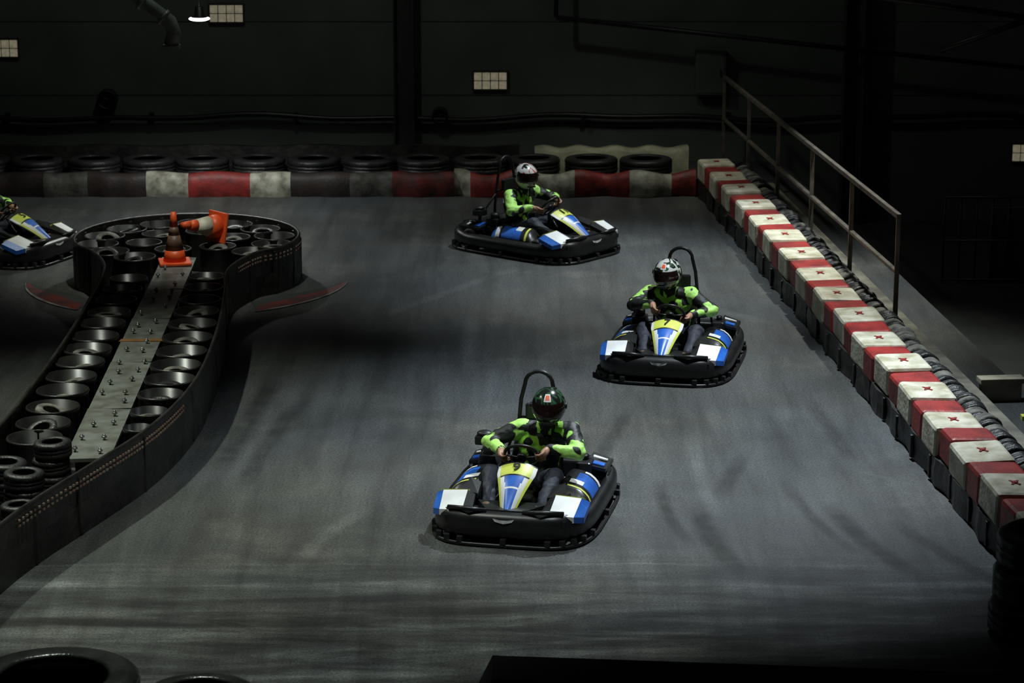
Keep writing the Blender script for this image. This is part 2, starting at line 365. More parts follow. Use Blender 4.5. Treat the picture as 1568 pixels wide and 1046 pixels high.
def lamp(x, y, z, power, color, size=130, blend=.7, r=.12, aim=None, vis_r=.13):
    e = empty('pendant_or_fill_lamp', (x, y, z))  # serves the hall's pendants and the added fill lamps alike
    mb = MB(); mb.lathe([(.02, .16), (.05, .15), (.06, .05), (vis_r * .75, .03), (vis_r * .75, .0), (.06, .02), (.02, .13)], 0, 28)
    mb.tube([(0, 0, .15), (0, 0, 8.3 - z)], .008, 0, 6)
    mb.obj('shade', ['darksteel'], e)
    mb = MB(); mb.ell((0, 0, .005), (vis_r * .98, vis_r * .98, .028), 0, nu=32); mb.obj('diffuser', ['lampglow'], e)
    ld = bpy.data.lights.new('pendant_or_fill_spot', 'SPOT'); ld.energy = power; ld.color = color; ld.spot_size = math.radians(size); ld.spot_blend = blend; ld.shadow_soft_size = r
    lo = bpy.data.objects.new('lamp_spot', ld); COL.objects.link(lo); lo.parent = e; lo.location = (0, 0, -.06)
    if aim:
        d = V(aim) - V((x, y, z)); lo.rotation_euler = d.to_track_quat('-Z', 'Y').to_euler()
    return e
COOL = (.84, .94, 1.0); GRN = (.93, 1.0, .86)
lamp(-3.77, 31.5, 2.53, 230, (.95, 1, .96), 140, .6, .08)
lamp(3.0, 23.6, 7.6, 4200, COOL, 64, 1.0, .12, aim=(1.6, 21.9, 0))
lamp(-6.2, 22.5, 7.6, 1900, GRN, 64, 1.0, .12, aim=(-3.5, 21.3, 0))
lamp(2.0, 30.5, 7.4, 2000, COOL, 52, 1.0, .12, aim=(1.2, 28.7, 0))
lamp(-2.6, 17.6, 7.6, 900, GRN, 66, 1.0, .12, aim=(-2.4, 18.1, 0))
lamp(4.6, 27.8, 7.0, 1900, (.96, 1, .93), 62, 1.0, .12, aim=(3.0, 27.6, 0))
lamp(1.6, 32.6, 4.4, 130, (.98, 1, .9), 90, 1.0, .08, aim=(1.4, 33.2, 0))
lamp(-3.2, 25.6, 7.4, 1000, (.96, 1, .9), 34, 1.0, .12, aim=(-3.7, 28.3, .4))  # added fill, no hall lamp: brightens the cones and island head
lamp(-6.0, 27.6, 7.4, 600, GRN, 34, 1.0, .12, aim=(-6.0, 29.7, .2))  # invented lamp out of frame, lifts the far left kart and driver
lamp(.9, 17.2, 7.6, 900, COOL, 38, 1.0, .12, aim=(.4, 20.0, .4))  # added frontal fill for the front kart and its driver
lamp(-2.8, 17.4, 7.9, 500, (.9, 1, .95), 24, 1.0, .12, aim=(-2.6, 15.3, .4))  # extra light put in to give the near left tyres highlights
lamp(-3.0, 30.5, 8.0, 150, (.92, 1, .9), 150, .6, .2, aim=(-1.0, 36.0, 1.2))  # weak wide fill added to lift the back wall

# ------------------------------------------------------------------ right barrier
dirb = V((.0862, -1, 0)).normalized(); perp = V((-dirb.y, dirb.x, 0))
perp = perp if perp.x > 0 else -perp
start = V((2.41, 33.41, 0)); L_ = 15.4
ang = math.atan2(dirb.y, dirb.x)
e = empty('track_barrier')
mb = MB(); d = 0; i = 0
while d < L_:
    w = .54 if i % 2 == 0 else .40
    jz = random.uniform(-.015, .015); jx = random.uniform(-.015, .015)
    wd = .42 if i % 2 == 0 else .40
    c = start + dirb * (d + w / 2) + perp * (.21 + jx)
    mb.box((c.x, c.y, .365 + jz - (.01 if i % 2 else 0)), (w - .012, wd, .27), i % 2, rot=(random.uniform(-.04, .04), random.uniform(-.03, .03), ang + random.uniform(-.03, .03)), bev=.035)
    if i % 2 == 0:
        for a_ in (.5, -.6):
            mb.box((c.x, c.y, .503 + jz), (.12, .018, .006), 2, rot=(0, 0, ang + a_))
        mb.lathe([(.026, 0), (.026, .008), (.001, .008), (.001, 0)], 2, 12, TR((c.x, c.y, .502 + jz)))
    d += w; i += 1
mb.obj('painted_blocks', ['bwhite', 'bred', 'cross'], e)
mb = MB()
path = [start + dirb * (k * .2) - perp * (-.015 + .02 * math.sin(k * 1.7)) for k in range(int(L_ / .2) + 1)]
mb.ribbon([(p.x, p.y) for p in path], 0.0, .24, .03, 0, bulge=.015)
for k in range(0, len(path), 3):
    p = path[k]; mb.box((p.x - .02, p.y, .12), (.05, .03, .20), 0, rot=(0, 0, ang), bev=.008)
mb.obj('base_belt', ['belt', 'rubber_dusty'], e)
mb = MB(); c = start + dirb * L_ / 2 + perp * .23
mb.box((c.x, c.y, .11), (L_, .34, .22), 0, rot=(0, 0, ang)); mb.obj('core', ['belt'], e)
mb = MB(); d = .1; n_ = 0
while d < L_:
    p = start + dirb * d + perp * (.58 + random.uniform(-.02, .02))
    mb.tyre(.135, .07, .12, random.choice([0, 0, 1]), TR((p.x, p.y, .27 + random.uniform(-.02, .02)), rx=pi / 2 + random.uniform(-.25, .25), rz=ang + pi / 2 + random.uniform(-.2, .2)), 20)
    if n_ % 2 == 0: mb.tyre(.12, .06, .13, 0, TR((p.x, p.y, .07)), 18)
    d += .135; n_ += 1
mb.obj('tyre_row', ['rubber', 'rubber_dusty'])
mb = MB(); c = start + dirb * 7.7 + perp * .93
mb.box((c.x, c.y, .08), (15.4, .13, .16), 0, rot=(0, 0, ang), bev=.01)
mb.obj('concrete_ledge', ['ledge'])
mb = MB(); mb.box((4.52, 23.35, .20), (.42, .16, .05), 0, rot=(0, 0, .1), bev=.005); mb.box((4.52, 23.35, .09), (.38, .10, .18), 0, rot=(0, 0, .1), bev=.005); mb.obj('timber_plank', ['wood'])
mb = MB()
for k in range(6): mb.box((4.62 + k * .05, 22.7 - k * .002, .02), (.05, .09, .04), k % 2)
mb.obj('hazard_tape_strip', ['yellow', 'numblack'])

mb = MB()
rp = [(3.86, 25.6), (3.65, 27.6), (3.45, 29.6), (3.25, 31.5), (3.06, 33.4), (2.88, 35.2)]
for i, (x, y) in enumerate(rp):
    mb.box((x, y, .64), (.045, .045, 1.28), 0, bev=.004); mb.box((x, y, .01), (.12, .12, .02), 0)
a = V((rp[0][0], rp[0][1], 0)); b = V((rp[-1][0], rp[-1][1], 0)); dd = (b - a); an = math.atan2(dd.y, dd.x); c = (a + b) / 2
for z, h in ((1.29, .05), (.72, .035)): mb.box((c.x, c.y, z), (dd.length + .04, .05, h), 0, rot=(0, 0, an), bev=.006)
mb.obj('steel_railing', ['railsteel'])
mb = MB()
for k in range(16):
    mb.tube([(5.4 + k * .2, 32.0, -.85), (5.4 + k * .2, 32.0, .25)], .012, 0, 6)
for z in (.25, -.3, -.8): mb.tube([(5.4, 32, z), (8.4, 32, z)], .02, 0, 6)
mb.box((7.2, 32.1, -.35), (2.4, .04, .9), 1)
mb.obj('partition_fence', ['darksteel', 'wall'])

# ------------------------------------------------------------------ back barrier
e = empty('tyre_barrier_back')
mb = MB()
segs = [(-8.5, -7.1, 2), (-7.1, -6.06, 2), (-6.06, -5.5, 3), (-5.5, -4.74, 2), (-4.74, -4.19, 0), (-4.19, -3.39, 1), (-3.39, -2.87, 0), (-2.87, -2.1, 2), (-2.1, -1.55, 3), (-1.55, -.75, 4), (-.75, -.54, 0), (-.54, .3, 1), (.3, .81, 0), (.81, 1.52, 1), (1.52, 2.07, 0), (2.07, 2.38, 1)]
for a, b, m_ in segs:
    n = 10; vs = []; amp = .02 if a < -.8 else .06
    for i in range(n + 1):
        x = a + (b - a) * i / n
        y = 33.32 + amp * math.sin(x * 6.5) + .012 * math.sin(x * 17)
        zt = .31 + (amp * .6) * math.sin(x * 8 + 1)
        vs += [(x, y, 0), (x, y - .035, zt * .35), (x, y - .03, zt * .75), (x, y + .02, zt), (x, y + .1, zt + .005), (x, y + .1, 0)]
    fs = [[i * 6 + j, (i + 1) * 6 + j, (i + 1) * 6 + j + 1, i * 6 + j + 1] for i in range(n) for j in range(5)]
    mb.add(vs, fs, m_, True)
mb.obj('painted_belt', ['fwhite', 'fred', 'bshade', 'bdim', 'bdimred'], e)
mb = MB(); x = -8.4
while x < 2.3:
    for k in range(2):
        mb.tyre(.35, .2, .21, 0, TR((x + random.uniform(-.02, .02), 33.88 + random.uniform(-.03, .03), .108 + k * .212), rx=random.uniform(-.02, .02) if k else 0, rz=random.random()), 42)
    x += .725
mb.obj('stacked_tyres', ['rubber'], e)
n = 30
mb = MB(); vs = []
for i in range(n + 1):
    x = .3 + 2.05 * i / n; zt = .47 + .02 * math.sin(i * .9)
    vs += [(x, 34.30, .0), (x, 34.28, zt - .05), (x, 34.34, zt), (x, 34.55, zt - .01), (x, 34.62, 0)]
mb.add(vs, [[i * 5 + j, (i + 1) * 5 + j, (i + 1) * 5 + j + 1, i * 5 + j + 1] for i in range(n) for j in range(4)], 0, True)
mb.obj('barrier_tarp_cover', ['cream'])
mb = MB(); vs = []
for i in range(n + 1):
    x = -8.6 + 8.7 * i / n; zt = .50 + .015 * math.sin(i * 1.3)
    vs += [(x, 34.32, .0), (x, 34.32, zt), (x, 34.42, zt), (x, 34.42, 0)]
mb.add(vs, [[i * 4 + j, (i + 1) * 4 + j, (i + 1) * 4 + j + 1, i * 4 + j + 1] for i in range(n) for j in range(3)], 0, False)
mb.obj('rear_belt_wall', ['belt'])

# ------------------------------------------------------------------ island
HC = (-3.61, 28.42); HR_ = 1.24
right = [(-3.95, 16.0), (-3.84, 17.2), (-3.72, 18.1), (-3.55, 18.8), (-3.31, 19.56), (-2.96, 20.78), (-2.78, 22.25), (-2.80, 24.19), (-2.90, 25.7), (-2.97, 26.7)]
circ = [(HC[0] + HR_ * math.cos(math.radians(a)), HC[1] + HR_ * math.sin(math.radians(a))) for a in range(-48, 231, 18)]
left = [(-4.28, 26.8), (-4.2, 25.2), (-4.17, 23.6), (-4.18, 22.2), (-4.22, 20.8), (-4.4, 19.3), (-4.7, 18.0), (-5.0, 16.0)]
out = spline(right + circ + left, 5)
outline = [(p.x, p.y) for p in out]
e = empty('tyre_island')
mb = MB(); mb.ribbon(outline, 0.0, .5, .03, 0, bulge=.016)
mb.tube([(x, y, .5) for x, y in outline], .018, 0, 8)
for i in range(4, len(outline), 5):
    x, y = outline[i]; mb.box((x, y, .25), (.05, .05, .46), 0, rot=(0, 0, i * .4), bev=.01)
mb.obj('belt_wall', ['belt'], e)
def wallX(y):
    for (x1, y1), (x2, y2) in zip(right[:-1], right[1:]):
        if y1 <= y <= y2: return x1 + (x2 - x1) * (y - y1) / (y2 - y1)
    return -2.97
mb = MB()
for i in range(1, len(out)):
    a = out[i - 1]; b = out[i]; seg = (b - a).length; t = (b - a).normalized(); nn = V((t.y, -t.x, 0))
    if not (18.3 < a.y < 21.6 or (a.x > -3.0 and a.y > 27.0 and a.y < 28.8)): continue
    k = max(1, int(seg / .05))
    for j in range(k):
        p = a.lerp(b, j / k) + nn * .022
        for z in (.40, .44): mb.box((p.x, p.y, z), (.012, .026, .016), 0, rot=(0, 0, math.atan2(t.y, t.x) + pi / 2))
mb.obj('lacing_strip', ['tyrecopper'], e)
SX = lambda y: -3.61 + (27.7 - y) * .026
mb = MB(); ys = [20.1, 21.6, 23.2, 24.0, 24.9, 26.2, 27.75]
for a, b in zip(ys[:-1], ys[1:]):
    w = .185
    mb.slab([(SX(a) - w, a + .01, .40), (SX(a) + w, a + .01, .41), (SX(b) + w, b - .01, .405), (SX(b) - w, b - .01, .41)], .03, 0)
mb.slab([(SX(24) - .21, 23.95, .415), (SX(24) + .21, 23.97, .415), (SX(24) + .21, 24.06, .415), (SX(24) - .21, 24.04, .415)], .008, 1)
for y in [20.2 + .9 * i for i in range(9)]: mb.box((SX(y), y, .19), (.2, .1, .38), 2)
y = 20.3
while y < 27.3:
    for s_ in (-1, 1):
        if random.random() < .8:
            x = SX(y) + s_ * random.uniform(.06, .14); yy = y + random.uniform(-.08, .08)
            mb.tube([(x, yy, .40), (x, yy, .455)], .010, 3, 6); mb.lathe([(.022, 0), (.022, .014), (.002, .014), (.002, 0)], 3, 6, TR((x, yy, .425)))
    y += .36
mb.obj('bolted_walkway', ['plate', 'rust', 'belt', 'steel'], e)
mb = MB()
def barrel(x, y, r, h=.46):
    th = .011; X = TR((x, y, 0), rz=random.random() * 6)
    mb.lathe([(r * .92, .01), (r * .96, .03), (r, .15), (r * .985, .17), (r, .2), (r, h - .03), (r + .008, h - .015), (r + .004, h), (r - th, h), (r - th, .03), (.01, .03), (.01, .01)], 0, 28, X)
    R = min(.14, r * .66)
    hh = random.uniform(.29, .38)
    ox = random.uniform(-.4, .4) * (r - R); oy = random.uniform(.0, .5) * (r - R)
    mb.tyre(R, R * .48, .11, random.choice([1, 1, 2, 2]), TR((x + ox, y + oy, hh), rx=random.uniform(-.1, .5), ry=random.uniform(-.4, .4)), 24)
    mb.tyre(R * .98, R * .48, .11, random.choice([1, 2]), TR((x, y, .18)), 20)
y = 20.55
while y < 26.9:
    xl = -4.17 - .02; xs = SX(y) - .20; barrel((xl + xs) / 2, y + random.uniform(-.03, .03), min(.225, (xs - xl) / 2 - .012))
    y += .50 if y > 21 else .46
y = 20.85
while y < 26.8:
    xr = wallX(y) - .02; xs = SX(y) + .20; barrel((xr + xs) / 2, y + random.uniform(-.03, .03), min(.235, max(.12, (xr - xs) / 2 - .01)))
    y += .52
for k in range(13):
    a = math.radians(-62 + k * 304 / 12.)
    if -125 < math.degrees(a) < -60: continue
    barrel(HC[0] + .98 * math.cos(a), HC[1] + .98 * math.sin(a), .225)
for k in range(6):
    a = k * pi / 3 + .3
    barrel(HC[0] + .5 * math.cos(a), HC[1] + .12 + .5 * math.sin(a), .2, .44)
mb.obj('barrels_and_tyres', ['barrel', 'rubber_dusty', 'rubber'], e)
mb = MB()
for (x, y, R, n_) in [(-3.62, 19.72, .15, 5), (-3.95, 19.62, .17, 4), (-3.78, 19.32, .16, 4), (-4.12, 19.2, .19, 3), (-3.74, 18.92, .14, 3), (-4.05, 18.82, .17, 3), (-3.95, 18.45, .15, 4), (-4.3, 18.5, .16, 4), (-3.98, 18.05, .15, 3), (-4.35, 18.1, .19, 4), (-4.2, 17.6, .17, 3), (-4.55, 17.5, .17, 3)]:
    for k in range(n_):
        mb.tyre(R, R * .5, .13, random.choice([0, 0, 0, 0, 0, 0, 1]), TR((x + random.uniform(-.02, .02), y + random.uniform(-.02, .02), .07 + k * .133), rx=random.uniform(-.06, .06) if k else 0, ry=random.uniform(-.06, .06) if k else 0, rz=random.random()), 26)
mb.obj('kart_tyre_pile', ['rubber', 'rubber_dusty'])

def cone(name, X, cols, h=.52, rb=.125):
    mb = MB()
    mb.box((0, 0, .015), (.34, .34, .03), 0, bev=.008, X=X)
    zs = [(.03, rb, 0), (.15, rb * .80, 1), (.31, rb * .50, 2), (.40, rb * .36, 0), (h, rb * .22, 0)]
    for (z1, r1, m_), (z2, r2, _) in zip(zs[:-1], zs[1:]): mb.tube([(0, 0, z1), (0, 0, z2)], [r1, r2], m_, 24, X=X)
    return mb.obj(name, cols)
cone('traffic_cone', TR((-3.62, 27.42, .412), rz=.2), ['orange', 'conedark', 'conedark'], .56)
cone('traffic_cone', TR((-3.26, 28.45, .60), ry=math.radians(-80), rz=math.radians(42)), ['orange', 'bwhite', 'orange'], .5, .14)

mb = MB()
for a0, a1 in ((-60, -4), (186, 236)):
    n = 40
    for i in range(n):
        t0 = i / n; t1 = (i + 1) / n
        def taper(t): return min(1, (t if a0 > 0 else 1 - t) * 1.6 + .15, (1 - t) * 8 if a0 > 0 else t * 8)
        for (r0, r1, z, m_) in ((1.34, 1.52, .006, 2), (1.52, 1.75, .008, 0), (1.75, 1.79, .010, 1)):
            vs = []
            for t in (t0, t1):
                a = math.radians(a0 + (a1 - a0) * t); g_ = taper(t)
                ri_ = 1.79 - (1.79 - r0) * g_; ro = 1.79 - (1.79 - r1) * g_
                vs += [(HC[0] + ri_ * math.cos(a), HC[1] + ri_ * math.sin(a), z), (HC[0] + ro * math.cos(a), HC[1] + ro * math.sin(a), z)]
            mb.add(vs, [[0, 1, 3, 2]], m_, True)
mb.obj('painted_curb', ['curbred', 'curbwhite', 'asphalt_low'])

# ------------------------------------------------------------------ foreground
mb = MB()
for k in range(3): mb.tyre(.36, .2, .25, 0, TR((3.68 + .02 * k, 17.2, .127 + k * .252), rz=k), 48)
mb.obj('tyre_stack', ['rubber'])
mb = MB()
for k in range(2):
    mb.tyre(.54, .33, .22, 0, TR((-2.86, 15.28, .112 + k * .222), rz=k), 48)
    mb.tyre(.36, .22, .21, 0, TR((-1.92, 15.05, .107 + k * .212), rz=k), 48)
mb.obj('tyre_stack', ['rubber_shiny'])
mb = MB()
mb.add([(-.42, 15.15, 0), (-.12, 15.15, .62), (3.9, 15.0, .53), (3.9, 15.0, 0), (-.42, 14.75, 0), (-.12, 14.75, .62), (3.9, 14.6, .53), (3.9, 14.6, 0)],
       [[0, 1, 2, 3], [7, 6, 5, 4], [1, 5, 6, 2], [0, 4, 5, 1], [3, 2, 6, 7], [0, 3, 7, 4]], 0, False)
for k in range(6): mb.box((.3 + k * .7, 15.17 - k * .025, .3), (.06, .04, .5), 0, bev=.01)
mb.obj('foam_crash_barrier', ['cloth'])

# ------------------------------------------------------------------ go-kart template (forward = -Y)
def per(t, off=0, a=.645, b=.92, n=5.0):
    c, s_ = math.cos(t), math.sin(t)
    x = (a + off) * math.copysign(abs(c) ** (2 / n), c); y = (b + off) * math.copysign(abs(s_) ** (2 / n), s_)
    if y < 0: x *= 1 - .08 * (abs(y) / b) ** 3
    return x, y
KP = []
mb = MB(); NP = 96; vs = []
for i in range(NP):
    t = 2 * pi * i / NP
    x, y = per(t); x1, y1 = per(t, .035); x2, y2 = per(t, -.06)
    fr = max(0, min(1, (-y - .55) / .3)); rr = max(0, min(1, (y - .6) / .25)); zt = .22 + .06 * fr + .05 * rr
    vs += [(x, y, .065), (x1, y1, .10), (x1, y1, zt - .05), (x, y, zt), (x2, y2, zt), (x2, y2, .065)]
fs = [[i * 6 + j, ((i + 1) % NP) * 6 + j, ((i + 1) % NP) * 6 + (j + 1) % 6, i * 6 + (j + 1) % 6] for i in range(NP) for j in range(6)]
mb.add(vs, fs, 0, True)
mb.tube([(*per(2 * pi * i / NP, .05), .022) for i in range(NP)], .016, 0, 8, closed=True)
for i in range(0, NP, 4):
    p = per(2 * pi * i / NP, .04); mb.box((p[0], p[1], .055), (.05, .05, .05), 0, bev=.005)
mb.slab([(-.50, -.90, .235), (.50, -.90, .235), (.52, -.5, .20), (-.52, -.5, .20)], .05, 0)
mb.slab([(-.16, -.86, .29), (.16, -.86, .29), (.30, -.55, .27), (-.30, -.55, .27)], .07, 0)
for s_ in (-1, 1):
    mb.tube([(s_ * .15, -.9, .29), (s_ * .3, -.93, .31), (s_ * .48, -.86, .29)], .02, 0, 8)
mb.add([(-.07, -.958, .22), (0, -.962, .205), (.07, -.958, .22), (.09, -.955, .245), (.03, -.96, .235), (-.03, -.96, .235), (-.09, -.955, .245)], [[0, 1, 2, 3, 4, 5, 6]], 1, False)
KP.append(('bumper', mb.mesh('kart_bumper', ['plastic', 'white']), 0))
mb = MB()
for s_ in (-1, 1):
    def q(pts, th, m_): mb.slab([(s_ * p[0], p[1], p[2]) for p in pts], th, m_)
    q([(.36, -.88, .28), (.56, -.84, .26), (.58, -.60, .35), (.37, -.62, .37)], .05, 0)
    q([(.56, -.84, .262), (.63, -.76, .24), (.645, -.56, .31), (.58, -.60, .352)], .05, 1)
    q([(.28, -.88, .27), (.36, -.88, .28), (.37, -.62, .37), (.31, -.60, .33)], .05, 3)
    q([(.36, -.61, .372), (.60, -.59, .355), (.61, -.565, .34), (.36, -.58, .362)], .04, 2)
    q([(.29, -.60, .335), (.45, -.57, .36), (.40, -.36, .40), (.31, -.38, .37)], .04, 3)
    NY = 22; ys_ = [-.34 + .72 * i / NY for i in range(NY + 1)]
    prof_ = [(.30, -9), (.31, -.02), (.35, .012), (.39, .016), (.43, .012), (.47, .006), (.51, -.004), (.55, -.03), (.58, -.06), (.60, -.10), (.61, -9)]
    vs = []
    for i, y in enumerate(ys_):
        t = i / NY; h = .20 + .13 * min(1, math.sin(pi * min(1, max(0, t * .9 + .05))) * 1.8)
        for (x, dz) in prof_: vs.append((s_ * x, y - (x - .3) * .35, .08 if dz < -5 else h + dz))
    C_ = len(prof_); fs = []; ms = []
    for i in range(NY):
        for j in range(C_ - 1):
            t = (i + .5) / NY
            m_ = 3
            if j in (3, 4, 5, 6, 7, 8):
                if .18 < t < .25: m_ = 2
                elif .30 < t < .46: m_ = 0 if j < 6 else 1
                elif .46 <= t < .72: m_ = 1 if j > 3 else 3
                elif .76 < t < .86: m_ = 0 if j > 4 else 3
                elif .86 <= t < .95: m_ = 1 if j > 4 else 3
            fs.append([i * C_ + j, (i + 1) * C_ + j, (i + 1) * C_ + j + 1, i * C_ + j + 1]); ms.append(m_)
    fs += [list(range(C_)), [NY * C_ + j for j in range(C_)]]; ms += [3, 3]
    mb.add(vs, fs, ms, True)
    q([(.42, .40, .34), (.60, .42, .30), (.61, .74, .30), (.44, .72, .36)], .03, 3)
    q([(.46, .44, .347), (.58, .45, .320), (.58, .52, .322), (.46, .51, .354)], .012, 1)
    q([(.46, .60, .353), (.58, .61, .325), (.58, .65, .322), (.46, .64, .358)], .012, 0)
KP.append(('bodywork', mb.mesh('kart_bodywork', ['white', 'blue', 'yellow', 'plastic']), 0))
mb = MB(); nu, nv = 24, 30; vs = []
def fair(t, u):
    y = -.36 - .48 * t; z = .555 - .16 * t - .12 * t * t
    hw = .165 - .02 * t - .095 * max(0, t - .22) / .78
    return (u * hw, y + .02 * u * u, z - .05 * u * u)
for layer in (0, 1):
    for i in range(nv + 1):
        for j in range(nu + 1):
            x, y, z = fair(i / nv, j / nu * 2 - 1); vs.append((x, y, z - layer * .012))
W_ = nu + 1; fs = []; ms = []
for i in range(nv):
    for j in range(nu):
        u = abs((j + .5) / nu * 2 - 1); t = (i + .5) / nv
        m_ = 0
        if t < .29: m_ = 2 if u < .84 else 0
        elif u > .82: m_ = 2
        elif .34 < t < .56 and u < .62 - (t - .34) * .7: m_ = 1
        elif t > .60 and u < .46: m_ = 1
        if .29 <= t < .33 and u < .82: m_ = 3
        if t < .035: m_ = 3
        fs.append([i * W_ + j, i * W_ + j + 1, (i + 1) * W_ + j + 1, (i + 1) * W_ + j]); ms.append(m_)
        o = (nv + 1) * W_; fs.append([o + i * W_ + j, o + (i + 1) * W_ + j, o + (i + 1) * W_ + j + 1, o + i * W_ + j + 1]); ms.append(3)
mb.add(vs, fs, ms, True)
mb.tube([(0, -.80, .27), (0, -.76, .18)], .015, 3, 6); mb.tube([(0, -.38, .53), (0, -.33, .12)], .015, 3, 6)
KP.append(('nose_fairing', mb.mesh('kart_nose_fairing', ['white', 'blue', 'yellow', 'plastic']), 0))
mb = MB()
for (x, y, R, w) in ((-.52, -.45, .13, .12), (.52, -.45, .13, .12), (-.53, .58, .14, .17), (.53, .58, .14, .17)):
    X = TR((x, y, R), ry=pi / 2)
    mb.tyre(R, R * .52, w, 0, X, 30)
    mb.lathe([(R * .54, -w * .42), (R * .54, w * .42), (R * .48, w * .42), (R * .44, .0), (.03, 0), (.03, -.02), (R * .44, -.02), (R * .48, -w * .42)], 1, 24, X)
    mb.tube([(x - .02, y, R), (x + .02, y, R)], .03, 1, 12)
mb.tube([(-.5, .58, .14), (.5, .58, .14)], .02, 2, 10); mb.tube([(-.5, -.45, .13), (.5, -.45, .13)], .015, 2, 8)
KP.append(('wheels', mb.mesh('kart_wheels', ['rubber', 'steel', 'darksteel']), 0))
mb = MB()
mb.box((0, -.15, .06), (.56, 1.2, .015), 0)
for s_ in (-1, 1):
    mb.tube([(s_ * .25, -.85, .09), (s_ * .3, -.4, .08), (s_ * .32, .2, .08), (s_ * .28, .85, .09)], .016, 1, 8)
    mb.tube([(s_ * .3, -.35, .08), (s_ * .6, -.3, .12)], .012, 1, 8); mb.tube([(s_ * .3, .33, .08), (s_ * .6, .36, .12)], .012, 1, 8)
    mb.tube([(s_ * .2, -.68, .1), (s_ * .2, -.70, .24)], .010, 1, 6); mb.box((s_ * .2, -.70, .22), (.07, .02, .09), 1)
mb.box((0, -.12, .14), (.18, .24, .14), 0, bev=.02)
mb.tube([(0, -.45, .16), (0, -.20, .47)], .012, 1, 8)
for y in (.3, .85): mb.tube([(-.3, y, .09), (.3, y, .09)], .014, 1, 8)
mb.box((-.40, .34, .22), (.18, .2, .2), 0, bev=.02)
for k in range(6): mb.box((-.40, .34, .33 + k * .014), (.17 - .006 * k, .17, .006), 1)
mb.tube([(-.40, .34, .40), (-.40, .34, .47)], .055, 0, 16); mb.tube([(-.46, .5, .3), (-.5, .6, .34), (-.44, .8, .3)], .035, 0, 12)
mb.box((-.48, .52, .47), (.16, .12, .08), 0, bev=.015); mb.tube([(-.48, .52, .3), (-.48, .52, .47)], .02, 1, 8); mb.ell((-.48, .52, .525), (.07, .06, .03), 1)
mb.box((.42, .42, .3), (.13, .2, .14), 0, bev=.02); mb.tube([(.42, .45, .37), (.42, .45, .41)], .03, 0, 12)
mb.box((0, .82, .18), (1.0, .08, .14), 0, bev=.02)
KP.append(('chassis_and_engine', mb.mesh('kart_chassis', ['plastic', 'darksteel']), 0))
mb = MB(); prof = [(-.06, .14, .16, .05), (.05, .10, .18, .08), (.2, .085, .19, .12), (.32, .11, .195, .17), (.39, .2, .2, .18), (.43, .35, .2, .13), (.455, .5, .19, .08), (.47, .6, .16, .05)]
vs = []; K = 9
for i, (y, z, hw, wall_) in enumerate(prof):
    a = V((0, prof[min(i + 1, 7)][0] - prof[max(i - 1, 0)][0], prof[min(i + 1, 7)][1] - prof[max(i - 1, 0)][1])).normalized(); nn = V((0, -a.z, a.y))
    for j in range(K):
        u = j / (K - 1) * 2 - 1; vs.append(V((u * hw, y, z)) + nn * (abs(u) ** 3) * wall_)
mb.add(vs, [[i * K + j, (i + 1) * K + j, (i + 1) * K + j + 1, i * K + j + 1] for i in range(7) for j in range(K - 1)], 0, True)
KP.append(('seat', mb.mesh('kart_seat', ['plastic']), .012))
mb = MB()
pts = [(-.20, .52, .10), (-.19, .52, .5), (-.155, .50, .86)] + [(.12 * -math.cos(a), .50, 1.00 + .11 * math.sin(a)) for a in [pi * k / 10 for k in range(11)]] + [(.155, .50, .86), (.19, .52, .5), (.20, .52, .10)]
mb.tube(pts, .018, 0, 10)
for s_ in (-1, 1): mb.tube([(s_ * .185, .51, .66), (s_ * .30, .66, .38), (s_ * .32, .8, .12)], .013, 0, 8)
mb.tube([(-.18, .5, .7), (.18, .5, .7)], .012, 0, 8); mb.box((0, .47, .76), (.22, .05, .15), 0, bev=.02)
KP.append(('roll_hoop', mb.mesh('kart_roll_hoop', ['darksteel']), 0))
WC = V((0, -.19, .53)); WT = math.radians(52)
def wheel_pt(a, r=.14):
    ux = V((1, 0, 0)); uy = V((0, -math.cos(WT) * 1.0, math.sin(WT)))
    return WC + ux * r * math.cos(a) + uy * r * math.sin(a)
WN = V((0, math.sin(WT), math.cos(WT)))
mb = MB(); mb.tube([wheel_pt(2 * pi * k / 32) for k in range(32)], .014, 0, 8, closed=True)
for a in (0, pi, -pi / 2): mb.tube([WC - WN * .02, wheel_pt(a)], .010, 0, 6)
mb.lathe([(.04, -.02), (.04, .01), (.002, .012), (.002, -.02)], 0, 16, Matrix.Translation(WC - WN * .01) @ WN.to_track_quat('Z', 'Y').to_matrix().to_4x4())
KP.append(('steering_wheel', mb.mesh('kart_steering_wheel', ['plastic']), 0))
KS = .945
def kart(pos, yaw, number):
    e = empty('go_kart', (pos[0], pos[1], 0), yaw, KS)
    for nm, me, so in KP:
        o = link(nm, me, e)
        if nm == 'steering_wheel': o.scale = (1 / KS,) * 3
        if so: md = o.modifiers.new('thick', 'SOLIDIFY'); md.thickness = so
    tx = bpy.data.curves.new('kart_number', 'FONT'); tx.body = number; tx.size = .14; tx.extrude = .002; tx.offset = .001; tx.align_x = 'CENTER'; tx.align_y = 'CENTER'
    tx.materials.append(M['numblack']); o = link('number', tx, e); x, y, z = fair(.16, 0); o.location = (0, y, z + .009); o.rotation_euler = (math.radians(22), 0, 0)
    return e

